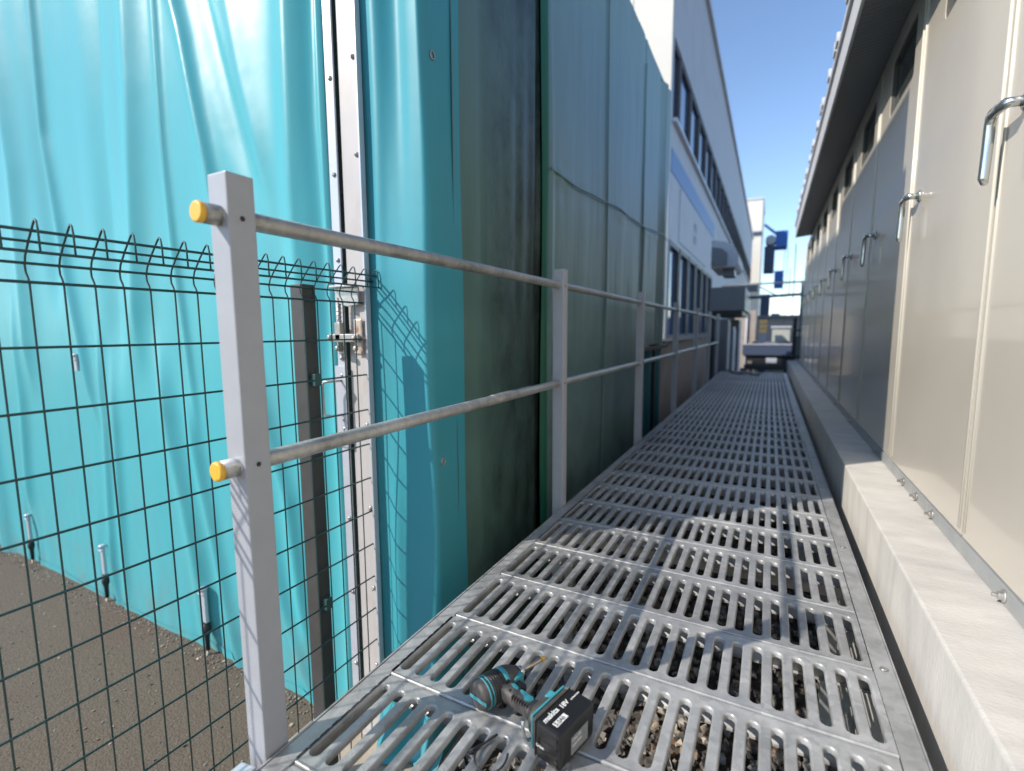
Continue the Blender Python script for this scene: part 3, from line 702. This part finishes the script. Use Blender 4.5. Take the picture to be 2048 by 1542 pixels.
# ------------------------------------------------------------------ raised walkway of pressed grating planks
PX0 = -.748; PLW = 1.0; PITCH = .2655; Y0 = .537
def plank_mesh():
    mb = MB(); NS = 23; sp = .0437; c0 = (.2275-PX0)
    ys0, ys1 = .024, .2385; hw = .0145; yb0, yb1 = .009, .2565
    cents = sorted(c0-sp*k for k in range(NS))
    def stad(cx, r, ins, z, n=5):
        a = []; ya, yb = ys0+ins+r, ys1-ins-r
        for k in range(n+1):
            t = PI*k/n; a.append((cx+r*math.cos(t), yb+r*math.sin(t), z))
        for k in range(n+1):
            t = PI+PI*k/n; a.append((cx+r*math.cos(t), ya+r*math.sin(t), z))
        return a
    for cx in cents:
        x0, x1 = cx-sp/2, cx+sp/2
        r0 = stad(cx, hw, 0, 0); r1 = stad(cx, hw-.0022, .0022, -.0014); r2 = stad(cx, hw-.0036, .0036, -.0045); r3 = stad(cx, hw-.0040, .0040, -.013)
        m_ = len(r0)
        out = []
        for (x, y, z) in r0:
            yy = y; xx = x
            k = r0.index((x, y, z))
            if k < 6:
                # top arc -> spread on top edge / corners
                t = PI*k/5
                q = (x1, yb1) if k == 0 else (x0, yb1) if k == 5 else (cx+(x1-cx)*math.cos(t)*1.0, yb1)
            else:
                t = PI+PI*(k-6)/5
                q = (x0, yb0) if k == 6 else (x1, yb0) if k == 11 else (cx+(x1-cx)*math.cos(t), yb0)
            out.append((q[0], q[1], 0))
        allv = out+r0+r1+r2+r3
        fs = []
        for lev in range(4):
            for i in range(m_):
                j = (i+1) % m_
                fs.append((lev*m_+i, lev*m_+j, (lev+1)*m_+j, (lev+1)*m_+i))
        mb.add(allv, fs[:m_], False); 
        o = len(mb.v)-len(allv)
        for f in fs[m_:]:
            mb.f.append(tuple(o+i for i in f)); mb.sm.append(True)
    xa, xb = cents[0]-sp/2, cents[-1]+sp/2
    # plain margins left and right, plus the rolled edges along the seams
    for a, b in ((0, xa), (xb, PLW)):
        mb.add([(a, yb0, 0), (b, yb0, 0), (b, yb1, 0), (a, yb1, 0)], [(0,1,2,3)])
    prof1 = [(yb0, 0), (.0062, .0016), (.0035, .0024), (.0012, .0012), (.0008, -.004), (.0008, -.055), (.012, -.055)]
    prof2 = [(yb1, 0), (.2600, .0), (.2636, -.0012), (.2646, -.005), (.2646, -.055), (.254, -.055)]
    for prof in (prof1, prof2):
        vs = [(x, y, z) for (y, z) in prof for x in (0, PLW)]
        mb.add(vs, [(2*i, 2*i+1, 2*i+3, 2*i+2) for i in range(len(prof)-1)], True)
    # end closures
    for x in (0, PLW): mb.add([(x, .0008, -.055), (x, .2646, -.055), (x, .2646, 0), (x, .0008, 0)], [(0,1,2,3)])
    # anti-slip studs on the bars
    for i in range(NS+1):
        cx = cents[0]-sp/2+sp*i
        for j in range(8):
            cy = .036+.027*j+(.0135 if i % 2 else 0)
            if cy > .236: continue
            a, b = .0036, .0062
            ca, sa = math.cos(.6 if (i+j) % 2 else -.6), math.sin(.6 if (i+j) % 2 else -.6)
            q = [(a, 0), (0, b), (-a, 0), (0, -b)]
            vs = [(cx+u*ca-v*sa, cy+u*sa+v*ca, -.0002) for u, v in q]+[(cx, cy, .0013)]
            mb.add(vs, [(0,1,4),(1,2,4),(2,3,4),(3,0,4)], True)
    return mb
wk = thing('walkway', 'raised galvanised walkway of slotted steel planks running to the far yard', 'walkway', (-.25, 5, GZ))
plank_me = plank_mesh().mesh('plank', 'galv', fix=False)
NP = 36
for k in range(-1, NP):
    o = inst('plank', plank_me, wk, (PX0+random.uniform(-.0012, .0012), Y0+PITCH*k, DZ+random.uniform(-.0006, .0006)))
    o.rotation_euler = (random.uniform(-.002, .002), random.uniform(-.001, .001), random.uniform(-.0015, .0015))
YE = Y0+PITCH*NP
# left frame angle (the dark joint beside it stays open) and right frame
part('side_frame', MB().box(-.792, -.752, .50, YE, DZ-.006, DZ-.001, bev=.0015).box(-.797, -.7925, .50, YE, DZ-.10, DZ+.001, bev=.001), 'galv', wk)
part('side_frame', MB().box(.2545, .296, .25, YE, DZ-.006, DZ-.001, bev=.0015).box(.2965, .3005, .25, YE, DZ-.034, DZ+.000, bev=.001), 'galv', wk)
for y in (.62, 1.35, 2.08, 2.8, 3.5, 4.3, 5.0, 5.7):
    part('frame_bolt', MB().lathe((.276, y, DZ-.001), (0,0,1), [(0,.009),(.003,.008),(.005,.003)], 8), 'zinc', wk)
for y in (.40, 1.95, 3.45, 4.95, 6.45, 7.95, 9.6):
    part('cross_beam', MB().box(-.79, .29, y-.02, y+.02, DZ-.13, DZ-.058, bev=.003), 'galv', wk)
    for x in (-.74, .24):
        lg = part('support_leg', MB().box(x-.02, x+.02, y-.02, y+.02, GZ, DZ-.131, bev=.002), 'galv', wk)
        part('base_plate', MB().box(x-.05, x+.05, y-.05, y+.05, GZ+.001, GZ+.009), 'galv', lg)
# pale folded end bracket by the near post
mb = MB().prism([(-.872,-.93),(-.872,-.842),(-.842,-.805),(-.800,-.797),(-.800,-.93)], .40, .497, 'y', .003)
part('end_bracket', mb, 'clamp', wk)

# ------------------------------------------------------------------ handrail
hr = thing('handrail', 'grey steel handrail with two galvanised rails along the left of the walkway', 'handrail', (-.825, 5, GZ))
pm = MB().box(-.025, .025, -.025, .025, -.36, 1.063, bev=.003)
post_me = pm.mesh('post', 'post')
hole_me = MB().lathe((.0255,0,0), (1,0,0), [(0,.0045),(.0006,.0045)], 10).mesh('bolt_hole', 'black')
for k, y in enumerate((.541, 2.025, 3.55, 5.05, 6.55, 8.05, 9.45)):
    o = inst('post', post_me, hr, (-.825, y, DZ)); 
    o.rotation_euler = (0, 0, 0)
    inst('bolt_hole', hole_me, o, (-.825, y, .190)); inst('bolt_hole', hole_me, o, (-.825, y, -.236))
def wr(y, z): return [(-.825+.001*math.sin(q), q, z+.002*math.sin(q*1.1)) for q in y]
ysr = [.486, .55, 1.2, 2.02, 2.8, 3.55, 4.3, 5.05, 6.0, 7.0, 8.05, 9.5]
for z in (.193, -.238):
    rl = part('rail', MB().tube(wr(ysr, z), .0162, 20), 'galvpipe', hr)
    part('end_cap', MB().lathe((-.825, .487, z), (0,-1,0), [(0,.0172),(.006,.0175),(.0085,.0165),(.0095,.014)], 24), 'yellow', rl)
    part('end_sleeve', MB().lathe((-.825, .489, z), (0,1,0), [(0,.0170),(.024,.0170),(.0255,.0163)], 20), 'galvpipe', rl)
# slip joint on the lower rail
part('rail_joint', MB().lathe((-.825, 1.42, -.2355), (0,1,0), [(0,.0163),(.003,.0176),(.30,.0176),(.303,.0163)], 20), 'galvpipe', hr)

# ------------------------------------------------------------------ mesh fence with bent top
mf = thing('mesh_fence', 'dark green welded mesh fence with looped top edge beside the walkway', 'fence', (-1.3, 0, GZ))
FXX = -1.30
prof = [(FXX,-1.572),(FXX,.098),(FXX-.004,.108),(FXX-.012,.120),(FXX-.013,.134),(FXX-.006,.152),(FXX+.018,.180),(FXX+.048,.210),(FXX+.055,.2145),(FXX+.060,.211),(FXX+.0635,.196),(FXX+.065,.150)]
vw = MB().tube([(x, 0, z) for x, z in prof], .0021, 6).mesh('vertical_wire', 'wire', (FXX, 0, 0))
ys = [.422+.0535*k for k in range(-34, 18)]
for y in ys:
    if y < 1.345: inst('vertical_wire', vw, mf, (FXX, y, 0))
yA, yB = -1.42, 1.345
hz = [(FXX-.013,.138,.0032),(FXX+.002,.160,.0034),(FXX+.024,.176,.003),(FXX+.046,.194,.0034),(FXX+.065,.152,.003),(FXX,.100,.0034)]
z = -.029
while z > -1.6: hz.append((FXX+.004, z, .0029)); z -= .129
for x, z, r in hz:
    part('horizontal_wire', MB().tube([(x, yA, z), (x, yB, z)], r, 6), 'wire', mf)
for y in (1.100, -.9):
    mb = MB()
    pst = part('fence_post', MB().box(-1.372, -1.316, y-.026, y+.026, GZ, .150, bev=.003), 'blackpost', mf)
    for z in (-.157, -.93):
        part('clip', MB().box(-1.32, -1.293, y-.012, y+.012, z-.02, z+.02, bev=.002), 'wire', pst)

# ------------------------------------------------------------------ impact driver on the deck
TH = math.radians(14)
dr = thing('impact_driver', 'charcoal and teal cordless impact driver lying on its side on the grating', 'power tool', (-.31, .80, DZ))
RZ = Matrix.Rotation(-TH, 4, 'Z')
def DP(name, mb, m, parent=None):
    """driver-local: u = towards tool top (-X), v = forward, w = up; origin under the battery centre"""
    o = bpy.data.objects.new(name, mb.mesh(name, m)); C.objects.link(o); o.parent = parent or dr
    return o
dr.rotation_euler = (0, 0, -TH); dr.scale = (.93, .93, .93); dr.location = (-.318, .802, DZ)
def mir(mb):  # local x = -u
    mb.v = [(-x, y, z) for x, y, z in mb.v]; mb.f = [tuple(reversed(f)) for f in mb.f]; return mb
# battery
bt = DP('battery', mir(MB().box(-.036, .026, -.058, .066, .002, .080, bev=.008)), 'toolblack')
mb = MB()
for z in (.064, .045, .022, .010): mb.box(-.030, .012, -.0605, -.0575, z, z+.005, bev=.001)
mb.box(.014, .020, -.0605, -.0575, .030, .05, bev=.001)
DP('battery_rib', mir(mb), 'toolblack', bt)
DP('battery_shoe', mir(MB().box(.0265, .038, -.052, .060, .006, .076, bev=.004)), 'tool')
DP('teal_band', mir(MB().box(.0385, .043, -.050, .062, .004, .078, bev=.0015)), 'toolteal')
# label on the battery bottom (faces right)
lab = DP('rating_label', mir(MB().box(-.0368, -.0362, -.020, .040, .014, .052)), 'label', bt)
# grip: swept ellipses from shoe to head
def sweep(path, secs, seg=20):
    """path of centres; secs (half v, half w) per station in local (u,v,w)"""
    vs = []; fs = []; n = len(path)
    for (u, v, w), (a, b, tl) in zip(path, secs):
        for k in range(seg):
            t = 2*PI*k/seg; c_, s_ = math.cos(t), math.sin(t)
            c_ = math.copysign(abs(c_)**.8, c_); s_ = math.copysign(abs(s_)**.8, s_)
            vs.append((u+tl*a*c_, v+a*c_, w+b*s_))
    for i in range(n-1):
        for k in range(seg): fs.append((i*seg+k, i*seg+(k+1) % seg, (i+1)*seg+(k+1) % seg, (i+1)*seg+k))
    mb = MB().add(vs, fs, True); mb.f.append(tuple(range(seg))); mb.f.append(tuple(reversed(range((n-1)*seg, n*seg)))); mb.sm += [True, True]
    return mb
DP('foot', mir(sweep([(.043,.004,.042),(.055,.002,.042),(.066,-.002,.042)], [(.052,.032,0),(.046,.029,0),(.030,.022,0)])), 'tool')
DP('grip', mir(sweep([(.060,-.006,.042),(.080,-.004,.042),(.110,-.003,.042),(.140,.000,.042),(.160,.004,.042),(.175,.006,.042)],
   [(.027,.020,0),(.020,.0175,0),(.0195,.0180,0),(.021,.0185,0),(.024,.020,0),(.030,.024,0)])), 'tool')
# motor housing along v
def lat(v0, prof, u, w, seg=24, ell=1.0):
    mb = MB(); vs = []; fs = []
    for d, r in prof:
        for k in range(seg):
            t = 2*PI*k/seg; vs.append((u+r*ell*math.cos(t), v0+d, w+r*math.sin(t)))
    n = len(prof)
    for i in range(n-1):
        for k in range(seg): fs.append((i*seg+k, i*seg+(k+1) % seg, (i+1)*seg+(k+1) % seg, (i+1)*seg+k))
    ca, sa = math.cos(math.radians(9)), math.sin(math.radians(9))
    vs = [(HU+(x-HU)*ca-y*sa, y*ca+(x-HU)*sa, z) for x, y, z in vs]
    mb.add(vs, fs, True); mb.f.append(tuple(range(seg))); mb.f.append(tuple(reversed(range((n-1)*seg, n*seg)))); mb.sm += [False, False]
    return mb
HU, HW = .186, .040
DP('motor_housing', mir(lat(-.060, [(0,.020),(.003,.029),(.010,.0335),(.030,.0345),(.052,.034),(.070,.032)], HU, HW)), 'tool')
DP('rear_stripe', mir(MB().box(HU-.026, HU+.026, -.0625, -.0600, HW-.004, HW+.004, bev=.0012)), 'toolteal')
DP('side_stripe', mir(lat(-.042, [(0,.0352),(.004,.0354)], HU, HW).add([], [])), 'toolteal')
DP('side_stripe', mir(lat(-.033, [(0,.0352),(.003,.0354)], HU, HW)), 'toolteal')
DP('hammer_case', mir(lat(.010, [(0,.0325),(.004,.0335),(.018,.0330),(.034,.028),(.046,.021),(.050,.0185)], HU, HW)), 'tool')
DP('teal_collar', mir(lat(.008, [(0,.0338),(.006,.0345),(.012,.0338)], HU, HW)), 'toolteal')
DP('nose_bumper', mir(lat(.050, [(0,.020),(.006,.0205),(.012,.019),(.014,.016)], HU, HW)), 'toolblack')
DP('chuck_sleeve', mir(lat(.063, [(0,.0125),(.012,.0125),(.014,.011)], HU, HW)), 'chrome')
DP('driver_bit', mir(lat(.077, [(0,.0055),(.060,.0052),(.062,.0045)], HU, HW, 8)), 'bit')
DP('bit_marker', mir(lat(.139, [(0,.0060),(.009,.0060),(.011,.0035)], HU, HW, 10)), 'yellow')
# trigger, direction switch, lamp housing in teal
DP('trigger', mir(MB().box(.128, .158, .020, .040, .032, .050, bev=.005)), 'toolblack')
DP('lamp_housing', mir(MB().box(.150, .166, .022, .056, .028, .058, bev=.005)), 'toolteal')
DP('direction_switch', mir(MB().box(.152, .160, -.004, .010, .058, .064, bev=.002)), 'toolblack')
# inlays on the upper side of the grip
def inlay(pts, w): return mir(MB().prism([(u, v) for u, v in pts], w-.002, w+.0012, 'z', .0006))
DP('grip_inlay', inlay([(.078,-.006),(.092,-.012),(.104,-.003),(.118,.003),(.116,.008),(.098,.006),(.084,.007),(.077,.002)], .0605), 'toolteal')
DP('grip_inlay', inlay([(.122,.002),(.134,.001),(.146,.004),(.142,.010),(.128,.009)], .0608), 'toolteal')
DP('shoe_badge', mir(MB().box(.046, .060, .018, .040, .066, .0715, bev=.002)), 'toolteal')
DP('belt_hook', mir(MB().tube([(.045,-.045,.020),(.047,-.056,.022),(.052,-.060,.030),(.055,-.061,.050),(.055,-.061,.066)], .0035, 8)), 'chrome')
for u, v in ((.095,.012),(.136,-.010),(.150,.012)):
    DP('screw', mir(MB().lathe((u, v, .0588), (0,0,1), [(0,.0032),(.0016,.0032),(.0018,.0018),(.0006,.0016)], 8)), 'toolblack')
for i in range(5):
    DP('vent_slot', mir(lat(-.024+.0062*i, [(0,.0348),(.0006,.0352),(.0020,.0352),(.0026,.0348)], HU, HW)), 'toolblack')
for i in range(7):
    DP('grip_rib', mir(MB().box(.078+.007*i, .0805+.007*i, -.0225, -.014, .046, .0605, bev=.001)), 'tool')
DP('battery_seam', mir(MB().box(.0255, .0268, -.0585, .0665, .0015, .0806, bev=.0005)), 'tool', bt)
DP('release_button', mir(MB().box(-.010, .014, .066, .0695, .026, .056, bev=.0015)), 'toolblack', bt)
# writing on the battery side
def text(body, size, loc, rot, m, parent, name='lettering', shear=0.):
    cu = bpy.data.curves.new(name, 'FONT'); cu.body = body; cu.size = size; cu.extrude = .0002; cu.shear = shear; cu.offset = size*.02
    to = bpy.data.objects.new(name, cu); C.objects.link(to)
    dg = bpy.context.evaluated_depsgraph_get(); me = bpy.data.meshes.new_from_object(to.evaluated_get(dg))
    bpy.data.objects.remove(to)
    o = bpy.data.objects.new(name, me); me.materials.clear(); me.materials.append(MT[m]); C.objects.link(o); o.parent = parent
    o.location = loc; o.rotation_euler = rot; return o
RT = (0, 0, PI/2)
text('makita', .0175, (-.0045, -.050, .0803), RT, 'ink', bt, shear=.2)
text('18V', .016, (-.002, .003, .0803), RT, 'ink', bt, shear=.1)
text('LITHIUM-ION', .0050, (-.002, .036, .0803), RT, 'ink', bt)
q = DP('capacity_badge', MB().box(.006, .0185, -.042, -.004, .0796, .0803), 'ink', bt)
text('5.0Ah', .0125, (.0165, -.040, .0804), RT, 'toolblack', bt)
text('Li-ion', .0085, (-.020, -.0610, .032), (PI/2, 0, 0), 'ink', bt)
text('Li-ion 18V', .0075, (.03695, -.016, .042), (PI/2, 0, PI/2), 'ink', lab)
text('5.0Ah 90Wh', .0065, (.03695, -.016, .030), (PI/2, 0, PI/2), 'ink', lab)

# thin cord beside the driver
pts = []
for a in range(40):
    t = a/39
    pts.append((-.468+.062*t+.018*math.sin(t*9), .705+.055*math.sin(t*6.5)*(1-.4*t)+.018*t, DZ+.004+.004*abs(math.sin(t*8))))
solo('cord', MB().tube(pts, .0022, 6), 'cord', 'thin black cord looped on the grating left of the driver battery', 'cord', (-.45, .70, DZ))

# ------------------------------------------------------------------ far end of the passage
ca = thing('flatbed_trailer', 'flatbed trailer coloured dark for shade with a pale top rail beyond the far end of the walkway', 'trailer', (.02, 15.6, GZ))
part('tailgate', MB().box(-.62, .66, 15.0, 15.03, -.72, -.44, bev=.006), 'navy', ca)  # dark trailer colours carry the shade that no object casts here
part('tailgate_rail', MB().box(-.64, .68, 14.99, 15.04, -.437, -.405, bev=.005), 'bwhite', ca)
for x in (-.64, .66): part('bed_side', MB().box(x-.015, x+.015, 15.04, 17.0, -.72, -.44), 'navy', ca)
part('bed_floor', MB().box(-.62, .65, 15.04, 17.0, -.76, -.725), 'black', ca)
part('load_sheet', MB().prism([(-.60,-.72),(-.60,-.5),(-.38,-.34),(-.25,-.38),(-.2,-.72)], 15.1, 16.6, 'y', .02), 'black', ca)
part('load_box', MB().box(-.12, .18, 15.1, 15.7, -.72, -.37, bev=.01), 'hood', ca)
part('load_roll', MB().cyl((.42,15.1,-.50),(.42,16.8,-.50), .15, 14), 'black', ca)
part('number_plate', MB().box(-.06, .20, 14.965, 14.972, -.93, -.79, bev=.002), 'bwhite', ca)
part('bumper', MB().box(-.60, .64, 14.97, 15.02, -1.12, -.98, bev=.01).box(-.55,.6,15.0,16.9,-.99,-.80), 'black', ca)
for x in (-.52, .44):
    part('tail_lamp', MB().box(x, x+.12, 14.96, 14.985, -.96, -.88, bev=.004), 'rusty', ca)
    w_ = part('wheel', MB().lathe((x-.03, 15.75, GZ+.27), (1,0,0), [(0,.20),(.01,.27),(.15,.27),(.16,.20)], 18), 'black', ca)
    part('wheel', MB().lathe((x-.03, 18.0, GZ+.27), (1,0,0), [(0,.20),(.01,.27),(.15,.27),(.16,.20)], 18), 'black', ca)
dk = thing('steel_rack', 'dark steel rack standing against the right wall beyond the walkway', 'rack', (.5, 11.8, GZ))
for x in (.46, .74):
    for y in (11.5, 12.3): part('upright', MB().box(x-.02, x+.02, y-.02, y+.02, GZ, .22), 'black', dk)
for z in (-1.2, -.6, -.05): part('shelf', MB().box(.44, .76, 11.48, 12.32, z, z+.03), 'black', dk)
part('stored_case', MB().box(.47, .73, 11.55, 12.25, -.565, -.15, bev=.01), 'hood', dk)
# scraps at the left end of the deck
cl = thing('cable_bundle', 'grey cable bundle lying on the far left end of the walkway', 'cable', (-.6, 9.4, DZ))
mb = MB()
for k in range(4): mb.tube([(-.70+.55*t/11+.02*k, 9.75-.55*t/11*(1-.1*k)+.06*math.sin(t*.8+k), DZ+.03+.02*math.sin(t+k)) for t in range(12)], .012, 6)
part('cable', mb, 'hood', cl)
part('plug_box', MB().box(-.45, -.36, 9.75, 9.86, DZ+.002, DZ+.09, bev=.008), 'black', cl)
MBT = MBS
# white tower house
SF = 4.8
tw = thing('tower_building', 'tall sunlit white tower with a dark band beyond the factory', 'building', (-4.8, 92, GZ))
part('tower_wall', MBT().box(-2.2, -.38, 18.0, 20.5, GZ/SF, 4.12), 'cream', tw)
part('dark_band', MBT().box(-2.2, -.372, 17.985, 20.0, 2.98, 3.12), 'navy', tw)
part('roof_cap', MBT().box(-2.22, -.36, 17.97, 20.52, 4.123, 4.17), 'fascia', tw)
part('tower_seam', MBT().box(-1.0, -.985, 17.985, 17.998, GZ/SF, 2.97), 'pale', tw)
# blue machine tower
SF = 3.0
bt2 = thing('blue_machine_tower', 'blue and navy steel machine tower in front of the sky at the passage end', 'tower', (0, 55, GZ))
part('tower_shaft', MBT().box(-.29, .02, 18.2, 19, 1.85, 2.66), 'navy', bt2)
part('lower_shaft', MBT().box(-.33, -.05, 18.1, 19, -.4, 1.12), 'navy', bt2)
part('blue_head', MBT().box(.02, .37, 18.2, 18.9, 2.60, 3.12, bev=.02), 'bluep', bt2)
part('sloping_arm', MBT().prism([(-.33,3.36),(-.30,3.40),(.08,3.06),(.08,2.98)], 18.3, 18.5, 'y'), 'bluep', bt2)
part('white_drum', MBT().cyl((-.12,18.2,2.86),(-.12,18.9,2.86),.15,16), 'bwhite', bt2)
part('blue_box', MBT().box(.04, .30, 18.2, 18.8, 1.33, 1.86), 'bluep', bt2)
part('blue_box', MBT().box(0., .26, 18.2, 18.8, .18, .50), 'bluep', bt2)
mb = MBT()
for x in (.30, .40): mb.cyl((x, 18.3, GZ/SF), (x, 18.3, 2.6), .008, 6)
for k in range(20): mb.cyl((.30, 18.3, -.4+.15*k), (.40, 18.3, -.4+.15*k), .006, 6)
part('ladder', mb, 'hood', bt2)
part('mast', MBT().box(.60, .63, 18.4, 18.43, GZ/SF, 2.7).box(.44,.66,18.4,18.42,1.5,1.52), 'bwhite', bt2)
pk = thing('pipe_bridge', 'grey pipe bridge crossing the passage between factory and cabinet house', 'pipe rack', (0, 13, .7))
part('pipe', MB().cyl((-1.1, 13.2, .72), (.9, 13.2, .80), .035, 12), 'hood', pk)
part('pipe', MB().cyl((-1.1, 13.3, 1.07), (.9, 13.3, 1.08), .022, 12), 'hood', pk)
part('tray', MB().box(-1.09, -.3, 13.0, 13.5, .90, 1.02), 'hood', pk)
part('brace', MB().cyl((-.35, 13.25, 1.05), (.1, 13.25, .78), .015, 8).cyl((.35, 13.25, .78), (.35, 13.25, 1.4), .010, 8), 'hood', pk)
for x in (.62,): part('upright', MB().box(x-.03, x+.03, 13.2, 13.26, GZ, 1.1), 'hood', pk)
ps = thing('panel_shed', 'pale panel shed behind the dark cage trolley', 'shed', (.3, 17, GZ))
part('shed_wall', MB().box(.06, .52, 16.4, 18, GZ, .02), 'pale', ps)
part('shed_roof', MB().box(.02, .55, 16.36, 18.05, .023, .08), 'bwhite', ps)
py = thing('stacked_crates', 'stack of ochre crates below the navy machine shaft', 'crates', (-.2, 15.5, GZ))
for k in range(3):
    part('crate', MB().box(-.27, -.07, 15.5, 16.0, -.02+.13*k-.1, .09+.13*k-.1, bev=.008), 'ochre', py)
part('crate_stand', MB().box(-.26, -.08, 15.5, 16.0, GZ, -.122), 'navy', py)
bs = thing('beige_shed', 'beige ribbed shed left of the stacked crates', 'shed', (-.5, 16, GZ))
part('shed_wall', MB().box(-.95, -.38, 16.2, 17.5, GZ, .55), 'bbase', bs)
part('drain_pipe', MB().cyl((-.62, 16.15, GZ), (-.62, 16.15, .5), .03, 10), 'bwhite', bs)
fh = thing('far_hall', 'low tan hall far behind the blue machine tower', 'building', (1, 40, GZ))
part('hall_wall', MB().box(-6, 10, 40, 46, GZ, .75), 'bbase', fh)
part('hall_roof', MB().box(-6.2, 10.2, 39.8, 46.2, .753, .95), 'hood', fh)
